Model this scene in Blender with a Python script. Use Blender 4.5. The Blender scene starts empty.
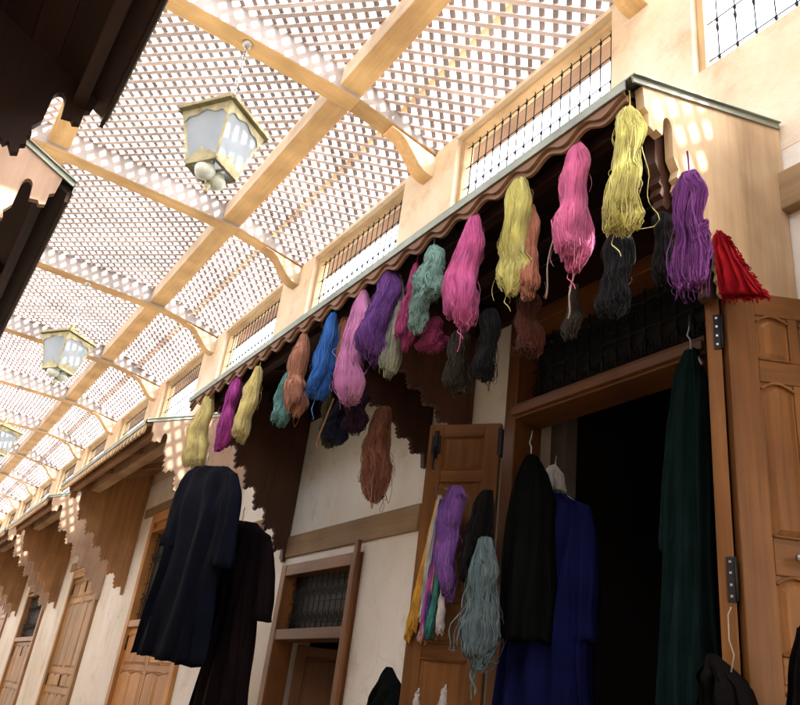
import bpy, math, random
import numpy as np
from mathutils import Matrix, Vector
random.seed(7)
RNG = np.random.default_rng(7)
# ------------------------------------------------------------------ units: 1 u = D metres, the camera's eye is the origin of u
D, H = 2.5, 1.5
GZ = -H / D
F = 783.05
R = np.array([[0.8236524716708882, -0.5535670080599157, 0.12312665632603607],
              [0.333193606327347, 0.29669830320501817, -0.8949592938105289],
              [0.45888846859886706, 0.7781604490481744, 0.4288212785346948]])
def W(p): return Vector((p[0] * D, p[1] * D, p[2] * D + H))
def at(u, v, X=None, Y=None, Z=None):            # a point of the place seen in a direction, on a plane of the place
    r = R.T @ np.array([u - 400.0, v - 352.5, F])
    k = X / r[0] if X is not None else Y / r[1] if Y is not None else Z / r[2]
    return r * k
scene = bpy.context.scene
col = scene.collection
# ------------------------------------------------------------------ materials
def newmat(name):
    m = bpy.data.materials.new(name); m.use_nodes = True
    nt = m.node_tree; b = nt.nodes['Principled BSDF']
    return m, nt, b
def N(nt, t, **k):
    n = nt.nodes.new(t)
    for a, v in k.items():
        if a.startswith('i_'): n.inputs[a[2:].replace('_', ' ')].default_value = v
        else: setattr(n, a, v)
    return n
def ramp(nt, stops):
    n = nt.nodes.new('ShaderNodeValToRGB'); e = n.color_ramp.elements
    while len(e) < len(stops): e.new(0.5)
    for i, (p, c) in enumerate(stops):
        e[i].position = p; e[i].color = (*c, 1)
    return n
def mixc(nt, fac, a, b, mode='MIX'):
    n = nt.nodes.new('ShaderNodeMix'); n.data_type = 'RGBA'; n.blend_type = mode
    for s, v in ((n.inputs[0], fac), (n.inputs[6], a), (n.inputs[7], b)):
        if isinstance(v, (int, float)): s.default_value = v
        elif isinstance(v, tuple): s.default_value = (*v, 1) if len(v) == 3 else v
        else: nt.links.new(v, s)
    return n.outputs[2]
def wood(name, c, var=0.35, rough=0.55, streak=1.0, spec=0.3, lo=.78, hi=1.16):
    m, nt, b = newmat(name); L = nt.links.new
    g = N(nt, 'ShaderNodeAttribute', attribute_name='gc')
    mp = N(nt, 'ShaderNodeMapping'); mp.inputs['Scale'].default_value = (1.3, 26, 26); L(g.outputs['Vector'], mp.inputs['Vector'])
    n1 = N(nt, 'ShaderNodeTexNoise', i_Scale=1.0, i_Detail=6.0, i_Roughness=0.65, i_Distortion=0.6); L(mp.outputs[0], n1.inputs['Vector'])
    mp2 = N(nt, 'ShaderNodeMapping'); mp2.inputs['Scale'].default_value = (0.7, 7, 7); L(g.outputs['Vector'], mp2.inputs['Vector'])
    n2 = N(nt, 'ShaderNodeTexNoise', i_Scale=1.0, i_Detail=3.0, i_Distortion=1.2); L(mp2.outputs[0], n2.inputs['Vector'])
    c = np.array(c)
    d = tuple(c * (1 - var)); l = tuple(np.minimum(c * (1 + var * 0.8), 0.9))
    r1 = ramp(nt, [(0.3, d), (0.52, tuple(c)), (0.72, l)]); L(n1.outputs['Fac'], r1.inputs[0])
    r2 = ramp(nt, [(0.3, tuple(c * (1 - var) * np.array((1.0, .9, .8)))), (0.7, l)]); L(n2.outputs['Fac'], r2.inputs[0])
    a = mixc(nt, 0.45 * streak, r1.outputs[0], r2.outputs[0])
    at_ = N(nt, 'ShaderNodeAttribute', attribute_name='rnd')
    mr = N(nt, 'ShaderNodeMapRange'); mr.inputs['To Min'].default_value = lo; mr.inputs['To Max'].default_value = hi; L(at_.outputs['Fac'], mr.inputs['Value'])
    a = mixc(nt, 1.0, a, mr.outputs[0], 'MULTIPLY')
    # grime
    tc = N(nt, 'ShaderNodeTexCoord'); n3 = N(nt, 'ShaderNodeTexNoise', i_Scale=2.2, i_Detail=5.0); L(tc.outputs['Object'], n3.inputs['Vector'])
    r3 = ramp(nt, [(0.33, (.56, .52, .48)), (0.6, (1.04, 1.04, 1.03))]); L(n3.outputs['Fac'], r3.inputs[0])
    a = mixc(nt, 0.7, a, r3.outputs[0], 'MULTIPLY')
    L(a, b.inputs['Base Color'])
    b.inputs['Roughness'].default_value = rough; b.inputs['Specular IOR Level'].default_value = spec
    bp = N(nt, 'ShaderNodeBump', i_Strength=0.25, i_Distance=0.004); L(n1.outputs['Fac'], bp.inputs['Height']); L(bp.outputs[0], b.inputs['Normal'])
    return m
def plaster(name, c1, c2, c3):
    m, nt, b = newmat(name); L = nt.links.new
    tc = N(nt, 'ShaderNodeTexCoord')
    n1 = N(nt, 'ShaderNodeTexNoise', i_Scale=0.9, i_Detail=8.0, i_Roughness=0.62); L(tc.outputs['Object'], n1.inputs['Vector'])
    r1 = ramp(nt, [(0.33, c2), (0.5, c1), (0.68, c3)]); L(n1.outputs['Fac'], r1.inputs[0])
    mp = N(nt, 'ShaderNodeMapping'); mp.inputs['Scale'].default_value = (1.6, 1.6, .5); L(tc.outputs['Object'], mp.inputs['Vector'])
    n2 = N(nt, 'ShaderNodeTexNoise', i_Scale=1.0, i_Detail=5.0); L(mp.outputs[0], n2.inputs['Vector'])
    r2 = ramp(nt, [(0.36, (.82, .76, .68)), (0.55, (1, 1, 1))]); L(n2.outputs['Fac'], r2.inputs[0])
    a = mixc(nt, 0.6, r1.outputs[0], r2.outputs[0], 'MULTIPLY')
    n5 = N(nt, 'ShaderNodeTexNoise', i_Scale=3.0, i_Detail=4.0); L(tc.outputs['Object'], n5.inputs['Vector'])
    mx = N(nt, 'ShaderNodeVectorMath', operation='MULTIPLY_ADD'); mx.inputs[1].default_value = (.5, .5, .5); L(n5.outputs['Color'], mx.inputs[0]); L(tc.outputs['Object'], mx.inputs[2])
    vo = N(nt, 'ShaderNodeTexVoronoi', feature='DISTANCE_TO_EDGE', i_Scale=.9); L(mx.outputs[0], vo.inputs['Vector'])
    rc = ramp(nt, [(0.0, (.80, .74, .66)), (0.003, (.9, .87, .82)), (0.007, (1, 1, 1))]); L(vo.outputs['Distance'], rc.inputs[0])
    n6 = N(nt, 'ShaderNodeTexNoise', i_Scale=.8, i_Detail=2.0); L(tc.outputs['Object'], n6.inputs['Vector'])
    rm = ramp(nt, [(.55, (0, 0, 0)), (.75, (.55, .55, .55))]); L(n6.outputs['Fac'], rm.inputs[0])
    a = mixc(nt, rm.outputs[0], a, mixc(nt, 1.0, a, rc.outputs[0], 'MULTIPLY'))
    n7 = N(nt, 'ShaderNodeTexNoise', i_Scale=2.6, i_Detail=9.0, i_Roughness=.7); L(tc.outputs['Object'], n7.inputs['Vector'])
    r7 = ramp(nt, [(.30, (.74, .66, .56)), (.46, (1, 1, 1))]); L(n7.outputs['Fac'], r7.inputs[0])
    a = mixc(nt, .8, a, r7.outputs[0], 'MULTIPLY')
    L(a, b.inputs['Base Color']); b.inputs['Roughness'].default_value = 0.92; b.inputs['Specular IOR Level'].default_value = 0.1
    n3 = N(nt, 'ShaderNodeTexNoise', i_Scale=14.0, i_Detail=8.0); L(tc.outputs['Object'], n3.inputs['Vector'])
    bp = N(nt, 'ShaderNodeBump', i_Strength=0.5, i_Distance=0.012); L(n3.outputs['Fac'], bp.inputs['Height']); L(bp.outputs[0], b.inputs['Normal'])
    return m
def plain(name, c, rough=0.6, metal=0.0, var=0.15, scale=20.0):
    m, nt, b = newmat(name); L = nt.links.new
    tc = N(nt, 'ShaderNodeTexCoord'); n1 = N(nt, 'ShaderNodeTexNoise', i_Scale=scale, i_Detail=5.0); L(tc.outputs['Object'], n1.inputs['Vector'])
    c = np.array(c); r1 = ramp(nt, [(0.3, tuple(c * (1 - var))), (0.7, tuple(np.minimum(c * (1 + var), 1)))]); L(n1.outputs['Fac'], r1.inputs[0])
    L(r1.outputs[0], b.inputs['Base Color']); b.inputs['Roughness'].default_value = rough; b.inputs['Metallic'].default_value = metal
    return m
def yarn(name, c, var=0.3, c2=None):
    m, nt, b = newmat(name); L = nt.links.new
    at_ = N(nt, 'ShaderNodeAttribute', attribute_name='rnd')
    c = np.array(c); c2 = np.array(c2) if c2 is not None else np.minimum(c * (1 + var) + 0.02, .95)
    r1 = ramp(nt, [(0.0, tuple(c * (1 - var * 1.5))), (0.45, tuple(c)), (1.0, tuple(c2))]); L(at_.outputs['Fac'], r1.inputs[0])
    tc = N(nt, 'ShaderNodeTexCoord'); n1 = N(nt, 'ShaderNodeTexNoise', i_Scale=9.0, i_Detail=4.0); L(tc.outputs['Object'], n1.inputs['Vector'])
    r2 = ramp(nt, [(0.32, (.58, .54, .58)), (0.62, (1.1, 1.1, 1.07))]); L(n1.outputs['Fac'], r2.inputs[0])
    a = mixc(nt, 0.8, r1.outputs[0], r2.outputs[0], 'MULTIPLY')
    L(a, b.inputs['Base Color']); b.inputs['Roughness'].default_value = 0.95; b.inputs['Specular IOR Level'].default_value = 0.08
    b.inputs['Sheen Weight'].default_value = 0.08
    n2 = N(nt, 'ShaderNodeTexNoise', i_Scale=260.0, i_Detail=2.0); L(tc.outputs['Object'], n2.inputs['Vector'])
    bp = N(nt, 'ShaderNodeBump', i_Strength=0.5, i_Distance=0.003); L(n2.outputs['Fac'], bp.inputs['Height']); L(bp.outputs[0], b.inputs['Normal'])
    return m
def fabric(name, c, var=0.25):
    m, nt, b = newmat(name); L = nt.links.new
    tc = N(nt, 'ShaderNodeTexCoord'); n1 = N(nt, 'ShaderNodeTexNoise', i_Scale=6.0, i_Detail=6.0); L(tc.outputs['Object'], n1.inputs['Vector'])
    c = np.array(c); r1 = ramp(nt, [(0.3, tuple(c * (1 - var))), (0.7, tuple(c * (1 + var)))]); L(n1.outputs['Fac'], r1.inputs[0])
    L(r1.outputs[0], b.inputs['Base Color']); b.inputs['Roughness'].default_value = 0.9; b.inputs['Specular IOR Level'].default_value = 0.05
    n2 = N(nt, 'ShaderNodeTexNoise', i_Scale=240.0, i_Detail=2.0); L(tc.outputs['Object'], n2.inputs['Vector'])
    bp = N(nt, 'ShaderNodeBump', i_Strength=0.3, i_Distance=0.002); L(n2.outputs['Fac'], bp.inputs['Height']); L(bp.outputs[0], b.inputs['Normal'])
    return m
M = {}
M['beam'] = wood('beam_wood', (.76, .50, .25), .24, .6)
M['beam_pale'] = wood('pale_wood', (.62, .44, .25), .25, .6)
M['dusty'] = wood('dusty_wood', (.38, .35, .345), .14, .8, spec=.1)
M['ply'] = wood('ply_wood', (.70, .57, .42), .18, .7, spec=.15)
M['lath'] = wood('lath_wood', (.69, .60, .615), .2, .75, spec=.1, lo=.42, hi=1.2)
M['board2'] = wood('rosy_board_wood', (.40, .27, .19), .25, .6)
M['board'] = wood('board_wood', (.72, .52, .32), .25, .5)
M['brown'] = wood('brown_wood', (.36, .19, .08), .35, .5)
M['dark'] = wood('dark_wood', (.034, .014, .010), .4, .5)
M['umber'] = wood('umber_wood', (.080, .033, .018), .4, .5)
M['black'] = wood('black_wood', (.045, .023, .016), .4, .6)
M['door'] = wood('door_wood', (.215, .092, .026), .5, .5, spec=.2)
M['tan'] = wood('tan_wood', (.40, .225, .09), .32, .5)
M['honey'] = wood('honey_wood', (.50, .24, .075), .28, .45)
M['valance'] = wood('valance_wood', (.30, .165, .095), .3, .6)
M['frame'] = wood('frame_wood', (.17, .066, .020), .4, .4, spec=.4)
M['lintel'] = wood('lintel_wood', (.40, .27, .15), .3, .7)
M['upper'] = plaster('ochre_plaster', (.76, .63, .48), (.64, .49, .33), (.81, .74, .63))
M['lower'] = plaster('cream_plaster', (.81, .77, .70), (.72, .67, .58), (.84, .82, .77))
M['grey'] = plaster('grey_plaster', (.20, .185, .165), (.15, .135, .12), (.24, .225, .20))
M['iron'] = plain('black_iron', (.018, .017, .018), .55, .6)
M['zinc'] = plain('zinc_sheet', (.30, .33, .28), .6, .5, .3, 5)
M['brass'] = plain('aged_brass', (.30, .255, .14), .45, .7, .35, 14)
M['steel'] = plain('steel', (.45, .45, .45), .35, .9)
M['dull_iron'] = plain('dull_black_iron', (.010, .009, .009), .8)  # darker, non-metallic iron for the lower grilles
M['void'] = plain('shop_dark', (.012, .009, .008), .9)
M['stone'] = plain('paving', (.175, .15, .125), .85, 0, .25, 3)
M['cord'] = plain('cord', (.35, .30, .24), .9)
M['pane'] = plain('dark_pane', (.010, .010, .011), .55, 0, .2)
gm, gnt, gb = newmat('frosted_glass')
gtc = N(gnt, 'ShaderNodeTexCoord'); gn = N(gnt, 'ShaderNodeTexNoise', i_Scale=9.0, i_Detail=4.0); gnt.links.new(gtc.outputs['Object'], gn.inputs['Vector'])
gr_ = ramp(gnt, [(.3, (.40, .44, .48)), (.7, (.56, .60, .64))]); gnt.links.new(gn.outputs['Fac'], gr_.inputs[0]); gnt.links.new(gr_.outputs[0], gb.inputs['Base Color'])
gb.inputs['Roughness'].default_value = .25
gt = N(gnt, 'ShaderNodeBsdfTranslucent'); gt.inputs[0].default_value = (.55, .6, .66, 1)
gx = N(gnt, 'ShaderNodeMixShader'); gx.inputs[0].default_value = .55
gnt.links.new(gb.outputs[0], gx.inputs[1]); gnt.links.new(gt.outputs[0], gx.inputs[2])
gnt.links.new(gx.outputs[0], gnt.nodes['Material Output'].inputs['Surface'])
M['glass'] = gm
M['bulb'] = plain('bulb_glass', (.50, .50, .42), .3)
# ------------------------------------------------------------------ objects
ORI = {}
def tag(o, label=None, cat=None, group=None, kind=None):
    if label: o['label'] = label
    if cat: o['category'] = cat
    if group: o['group'] = group
    if kind: o['kind'] = kind
    return o
def thing(name, label, cat, origin, group=None):
    o = bpy.data.objects.new(name, None); col.objects.link(o); o.location = W(origin); o.empty_display_size = .1
    ORI[o.name] = np.array(origin, float)
    return tag(o, label, cat, group)
ID3 = np.eye(3)
class MB:
    """collects shapes in u; build() links them as ONE mesh object"""
    def __init__(s): s.v = []; s.f = []; s.r = []; s.g = []; s.n = 0; s.sm = []
    def add(s, v, f, g=None, rnd=None, smooth=False):
        v = np.asarray(v, float); rnd = random.random() if rnd is None else rnd
        if g is None: g = v[:, [1, 0, 2]] * D
        s.v.append(v); s.g.append(np.asarray(g, float))
        s.f += [tuple(i + s.n for i in q) for q in f]; s.r += [rnd] * len(f); s.sm += [smooth] * len(f); s.n += len(v)
    def box(s, c, size, rot=None, rnd=None):
        c = np.array(c, float); h = np.array(size, float) / 2
        q = np.array([(x, y, z) for x in (-1, 1) for y in (-1, 1) for z in (-1, 1)], float) * h
        o = np.argsort(-h); g = q[:, o] * D + RNG.random(3) * 9
        if rot is not None: q = q @ np.array(rot).T
        s.add(q + c, [(0, 1, 3, 2), (4, 6, 7, 5), (0, 4, 5, 1), (2, 3, 7, 6), (0, 2, 6, 4), (1, 5, 7, 3)], g, rnd)
    def span(s, a, b, rnd=None):
        a = np.array(a, float); b = np.array(b, float); s.box((a + b) / 2, np.abs(b - a), None, rnd)
    def bar(s, a, b, w, h, up=(0, 0, 1), rnd=None):
        a = np.array(a, float); b = np.array(b, float); d = b - a; l = np.linalg.norm(d); d /= l
        x = np.cross(up, d); x /= np.linalg.norm(x); z = np.cross(d, x)
        s.box((a + b) / 2, (l, w, h), np.stack([d, x, z], 1), rnd)
    def prism(s, poly, fn, t0, t1, grain=0, rnd=None):
        """poly of (a, b); fn(a, b, t) -> point; grain 0: along a, 1: along b"""
        n = len(poly); v = [fn(a, b, t0) for a, b in poly] + [fn(a, b, t1) for a, b in poly]
        off = RNG.random(3) * 9
        g = [np.array(((a, b, t) if grain == 0 else (b, a, t))) * D + off for t in (t0, t1) for a, b in poly]
        f = [tuple(range(n - 1, -1, -1)), tuple(range(n, 2 * n))] + [(i, (i + 1) % n, n + (i + 1) % n, n + i) for i in range(n)]
        s.add(v, f, g, rnd)
    def tube(s, pts, r, k=6, rnd=None, cap=True):
        p = np.array(pts, float); n = len(p); rr = np.broadcast_to(np.asarray(r, float), (n,))
        t = np.gradient(p, axis=0); t /= np.linalg.norm(t, axis=1)[:, None] + 1e-12
        ref = np.where(np.abs(t[:, 2:3]) > .9, np.array([[1., 0, 0]]), np.array([[0, 0, 1.]]))
        a = np.cross(ref, t); a /= np.linalg.norm(a, axis=1)[:, None] + 1e-12; b = np.cross(t, a)
        th = np.arange(k) * 2 * math.pi / k
        v = (p[:, None] + rr[:, None, None] * (a[:, None] * np.cos(th)[None, :, None] + b[:, None] * np.sin(th)[None, :, None])).reshape(-1, 3)
        f = [(i * k + j, i * k + (j + 1) % k, (i + 1) * k + (j + 1) % k, (i + 1) * k + j) for i in range(n - 1) for j in range(k)]
        if cap: f += [tuple(range(k - 1, -1, -1)), tuple(range((n - 1) * k, n * k))]
        s.add(v, f, None, rnd, True)
    def lathe(s, c, prof, k=16, rnd=None):
        """prof of (radius, z) about a vertical axis"""
        v = [(c[0] + r * math.cos(2 * math.pi * j / k), c[1] + r * math.sin(2 * math.pi * j / k), c[2] + z) for r, z in prof for j in range(k)]
        f = [(i * k + j, i * k + (j + 1) % k, (i + 1) * k + (j + 1) % k, (i + 1) * k + j) for i in range(len(prof) - 1) for j in range(k)]
        f += [tuple(range(k - 1, -1, -1)), tuple(range((len(prof) - 1) * k, len(prof) * k))]
        s.add(v, f, None, rnd, True)
    def build(s, name, mat, parent=None, origin=None, bevel=0, label=None, sides=None):
        me = bpy.data.meshes.new(name); o = bpy.data.objects.new(name, me); col.objects.link(o)
        if parent is not None: org = ORI[parent.name]; o.parent = parent
        else:
            org = np.array(origin if origin is not None else (0, 0, 0), float); o.location = W(org)
        ORI[o.name] = org
        v = (np.concatenate(s.v) - org) * D
        me.from_pydata(v.tolist(), [], s.f)
        a = me.attributes.new('rnd', 'FLOAT', 'FACE'); a.data.foreach_set('value', np.array(s.r, np.float32))
        a = me.attributes.new('gc', 'FLOAT_VECTOR', 'POINT'); a.data.foreach_set('vector', np.concatenate(s.g).astype(np.float32).ravel())
        me.polygons.foreach_set('use_smooth', np.array(s.sm, bool))
        me.materials.append(M[mat] if isinstance(mat, str) else mat); me.update()
        if bevel:
            b = o.modifiers.new('bevel', 'BEVEL'); b.width = bevel; b.segments = 2; b.limit_method = 'ANGLE'; b.angle_limit = .6
        if label: o['label'] = label
        if sides:
            me.materials.append(M[sides[0]])
            for p in me.polygons:
                if abs(p.normal[sides[1]]) > .8: p.material_index = 1
        return o
# ------------------------------------------------------------------ ground
g = MB(); S = 160
g.add([(-S, -S, GZ), (S, -S, GZ), (S, S, GZ), (-S, S, GZ)], [(0, 1, 2, 3)])
tag(g.build('ground', 'stone', None, (0, 0, GZ)), kind='structure')
# ------------------------------------------------------------------ walls with openings
YA, YB = -4.6, 11.6
P0, PER = 1.67, .904
def wall_sheet(mb, x0, x1, ys, zs, holes):
    Ys = sorted({ys[0], ys[1], *[h[i] for h in holes for i in (0, 1)]}); Zs = sorted({zs[0], zs[1], *[min(max(h[i], zs[0]), zs[1]) for h in holes for i in (2, 3)]})
    ny, nz = len(Ys) - 1, len(Zs) - 1
    sol = [[not any(h[0] < (Ys[i] + Ys[i + 1]) / 2 < h[1] and h[2] < (Zs[j] + Zs[j + 1]) / 2 < h[3] for h in holes) for j in range(nz)] for i in range(ny)]
    ok = lambda i, j: 0 <= i < ny and 0 <= j < nz and sol[i][j]
    for i in range(ny):
        for j in range(nz):
            if not sol[i][j]: continue
            a, b, c, d = Ys[i], Ys[i + 1], Zs[j], Zs[j + 1]
            for x, fl in ((x0, 0), (x1, 1)):
                q = [(x, a, c), (x, b, c), (x, b, d), (x, a, d)]; mb.add(q, [(0, 1, 2, 3) if fl else (3, 2, 1, 0)], rnd=.5)
            for (di, dj), q in (((-1, 0), [(x0, a, c), (x1, a, c), (x1, a, d), (x0, a, d)]), ((1, 0), [(x0, b, d), (x1, b, d), (x1, b, c), (x0, b, c)]),
                                ((0, -1), [(x0, a, c), (x0, b, c), (x1, b, c), (x1, a, c)]), ((0, 1), [(x0, a, d), (x1, a, d), (x1, b, d), (x0, b, d)])):
                if not ok(i + di, j + dj): mb.add(q, [(0, 1, 2, 3)], rnd=.5)
ZW0, ZW1 = 1.215, 1.59
wins = [(P0 + PER * k + .14, P0 + PER * (k + 1) - .14) for k in range(0, 11)]
wins = [(P0 + PER * k + .14, P0 + PER * (k + 1) - .14) for k in (-6, -5, -4)] + [(-.95, -.25), (-.04, .716), (.93, 1.53)] + wins[0:]
doors = [(.672, 1.205, GZ, .845), (1.74, 2.185, GZ, .388), (2.93, 3.72, GZ, .752), (4.40, 5.14, GZ, .60), (5.80, 6.55, GZ, .60), (7.3, 8.1, GZ, .62), (8.4, 9.2, GZ, .62)]
bld = thing('plastered_building', 'long ochre and cream plastered souk building on the right with iron grilles under the roof', 'building', (1, 0, GZ))
mb = MB(); wall_sheet(mb, 1.0, 1.062, (YA, YB), (.93, 1.608), [(a, b, ZW0, ZW1) for a, b in wins]); mb.build('upper_wall', 'upper', bld)
mb = MB(); wall_sheet(mb, 1.001, 1.12, (YA, YB), (GZ, .93), doors); mb.build('lower_wall', 'lower', bld)
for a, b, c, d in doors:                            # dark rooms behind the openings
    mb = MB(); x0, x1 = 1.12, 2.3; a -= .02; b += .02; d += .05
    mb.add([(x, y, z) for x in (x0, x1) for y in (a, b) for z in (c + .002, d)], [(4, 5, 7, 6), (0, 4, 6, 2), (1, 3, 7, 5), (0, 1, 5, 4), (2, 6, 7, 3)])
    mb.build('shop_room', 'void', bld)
for a, b, c, d, pr in ((1.50, 2.235, .412, .476, .006), (.30, .5655, .80, .872, .02), (2.80, 3.9, .756, .80, .008), (2.42, 2.68, .50, .56, .006), (4.48, 5.3, .61, .66, .008), (5.86, 6.7, .61, .66, .008), (7.3, 8.2, .63, .68, .008)):
    mb = MB(); mb.span((1.0 - pr, a, c), (1.05, b, d)); mb.build('lintel_beam', 'lintel', bld, bevel=.006)
for nm, a, b, mt in (('inner_wall', (1.125, 1.165, GZ + .01), (1.16, 1.222, .86), 'grey'), ('back_shelf', (1.9, .66, .02), (2.25, 1.2, .05), 'black'), ('back_shelf', (1.9, .66, .24), (2.25, 1.2, .27), 'black'), ('cabinet', (1.55, .70, GZ + .01), (1.9, .86, .20), 'umber')):
    mb = MB(); mb.span(a, b); mb.build(nm, mt, bld, bevel=.005)
# clerestory windows
def iron_grille(mb, x, y0, y1, z0, z1, ny, hz, r=.0022, collars=True, scroll=False):
    for i in range(ny):
        y = y0 + (y1 - y0) * (i + .5) / ny
        mb.tube([(x, y, z0), (x, y, z1)], r, 6)
        if collars:
            for z in hz: mb.lathe((x, y, z), [(r, -.006), (r * 2.2, -.003), (r * 2.2, .003), (r, .006)], 8)
            zz = z0 + (z1 - z0) * .33
            mb.lathe((x, y, zz), [(r, -.012), (r * 2.4, 0), (r, .012)], 8)
        if scroll:
            for z, s in ((z0 + (z1 - z0) * .25, 1), (z0 + (z1 - z0) * .7, -1)):
                t = np.linspace(0, 1, 26); rad = (y1 - y0) / ny * .42
                for sg in (1, -1):
                    an = t * 2.2 * math.pi; rr = rad * (1 - .72 * t)
                    mb.tube(np.stack([x + 0 * t, y + (rad - rr * np.cos(an)) * .5 * sg * 1.6, z + s * sg * rr * np.sin(an) * 1.2], 1), r * .75, 5)
    for z in hz: mb.tube([(x - .003, y0, z), (x - .003, y1, z)], r * .9, 6)
for n, (a, b) in enumerate(wins):
    mb = MB(); w = .016; x0, x1 = 1.018, 1.05
    mb.span((x0, a + .0005, ZW0 + .0005), (x1, a + w, ZW1 - .0005)); mb.span((x0, b - w, ZW0 + .0005), (x1, b - .0005, ZW1 - .0005))
    mb.span((x0, a + w, ZW1 - w), (x1, b - w, ZW1 - .0005)); mb.span((x0, a + w, ZW0 + .0005), (x1, b - w, ZW0 + w))
    fr = mb.build('window_frame', 'beam_pale', bld, bevel=.004)
    gq = MB()
    hz = [ZW0 + .375 * q for q in ((.13, .40, .9) if n == 4 else (.16, .52, .72, .92))]
    iron_grille(gq, 1.034, a + w, b - w, ZW0 + w, ZW1 - w, 18 if n == 4 else 17, hz, .0016, True)
    gq.build('iron_grille', 'iron', fr)
# outer eaves beyond the right wall
mb = MB()
for i in range(1): mb.box((1.095, (YA + YB) / 2, 1.613), (.062, YB - YA, .01))
mb.build('outer_eaves', 'board2', bld)
# ------------------------------------------------------------------ left building (close on the left, mostly out of view)
lb = thing('plastered_building', 'plastered building on the left, hidden behind its dark canopies', 'building', (-.3, 0, GZ))
mb = MB(); wall_sheet(mb, -.42, -.30, (YA, YB), (GZ, 1.608), [(a, b, ZW0, ZW1) for a, b in wins]); mb.build('wall', 'upper', lb)
# ------------------------------------------------------------------ the lattice roof
ZB, ZL = 1.64, 1.722
BW = .066
rf = thing('lattice_roof', 'timber roof of diagonal wooden lattice on orange beams above the alley', 'roof', (.35, 0, ZB))
XL1, XL2 = .68, .03; HB = .037
def zbot(x, dr=.042):
    if x > XL1 + HB: return ZB - dr * (x - XL1 - HB) / .28
    if x < XL2 - HB: return ZB - dr * (XL2 - HB - x) / .28
    return ZB
KS = range(-6, 12)
for x in (XL1, XL2):
    mb = MB()
    ye = [YA + .1] + [P0 + PER * k for k in KS][::3][1:] + [YB]
    for a, b in zip(ye[:-1], ye[1:]): mb.span((x - HB, a, ZB + .012), (x + HB, b - .001, ZL + .02))
    mb.build('long_beam', 'beam', rf, bevel=.008, sides=('ply', 0))
for k in KS:
    y = P0 + PER * k + (.085 if k == -1 else 0); mb = MB()
    y0, y1 = y - BW / 2, y + BW / 2
    mb.span((XL2 - HB, y0, ZB), (XL1 + HB, y1, ZL + .015))
    for xa, xb in ((XL1 + HB, 1.06), (XL2 - HB, -.36)):
        dz = ZL - ZB + .004; zt = lambda x: max(zbot(x, .112) + dz, zbot(x) + .012)
        poly = [(xa, zbot(xa)), (xb, zbot(xb)), (xb, zt(xb)), (xa, zt(xa))]
        mb.prism(poly, lambda a, b, t: (a, t, b), y0, y1)
    mb.build('cross_beam', 'beam', rf, bevel=.006, sides=('dusty', 1))
    for sx, x0 in ((1, 1.0), (-1, -.3)):
        mb = MB(); pts = []
        for t in np.linspace(0, 1, 15):              # S-shaped underside
            a = .165 * (1 - t); zz = .012 + .098 * (t - .16 * math.sin(2 * math.pi * t))
            pts.append((x0 - sx * a, ZB - .028 - zz + .012))
        pts = [(x0 - sx * .165, zbot(x0 - sx * .165) - .002)] + pts + [(x0 + sx * .03, pts[-1][1]), (x0 + sx * .03, zbot(x0) - .012)]
        mb.prism(pts, lambda a, b, t: (a, t, b), y - .028, y + .028)
        mb.build('bracket', 'beam', rf, bevel=.006, sides=('ply', 1))
LW, LS, LT = .0140, .0338, .0036
def lattice(x0, x1, y0, y1):
    mb = MB(); st = LS * math.sqrt(2)
    zf = lambda x: ZL - (ZB - zbot(x, .112))
    for layer, s in ((0, -1), (1, 1)):
        # lines y = s*x + c
        c0 = min(y0 - s * x0, y0 - s * x1); c1 = max(y1 - s * x0, y1 - s * x1)
        c = math.floor(c0 / st) * st + (st * .5 if layer else 0)
        while c < c1:
            cc = c + random.uniform(-.0016, .0016)
            lo, hi = x0, x1
            xa, xb = sorted(((y0 - cc) / s, (y1 - cc) / s)); lo = max(lo, xa); hi = min(hi, xb)
            if hi - lo > .006:
                z = layer * LT * 1.03 + random.uniform(0, .0006)
                mb.bar((lo, s * lo + cc, zf(lo) + z), (hi, s * hi + cc + random.uniform(-.001, .001), zf(hi) + z), LW * random.uniform(.9, 1.12), LT, rnd=random.uniform(0, .25) if layer else random.uniform(.6, 1))  # upper laths toned darker: their backlit shade is put into the colour
            c += st
    return mb
for k in list(KS)[:-1]:
    ya, yb = P0 + PER * k + BW / 2 - .003, P0 + PER * (k + 1) - BW / 2 + .003
    for x0, x1 in ((XL2 + HB - .003, XL1 - HB + .003), (XL1 + HB - .003, 1.02), (-.32, XL2 - HB + .003)):
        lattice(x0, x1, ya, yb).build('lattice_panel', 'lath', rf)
        ed = MB()
        ed.span((x0, ya, ZL - .012 - (ZB - zbot(x0)) * 0), (x1, ya + .006, ZL - .006)) if x0 < XL1 and x1 > XL2 else None
        if ed.n: ed.build('ledger', 'brown', rf)
for x in (.86,):
    mb = MB(); mb.span((x - .012, YA + .1, zbot(x, .112) + .1), (x + .012, YB, zbot(x, .112) + .125)); mb.build('purlin', 'beam', rf)
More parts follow.
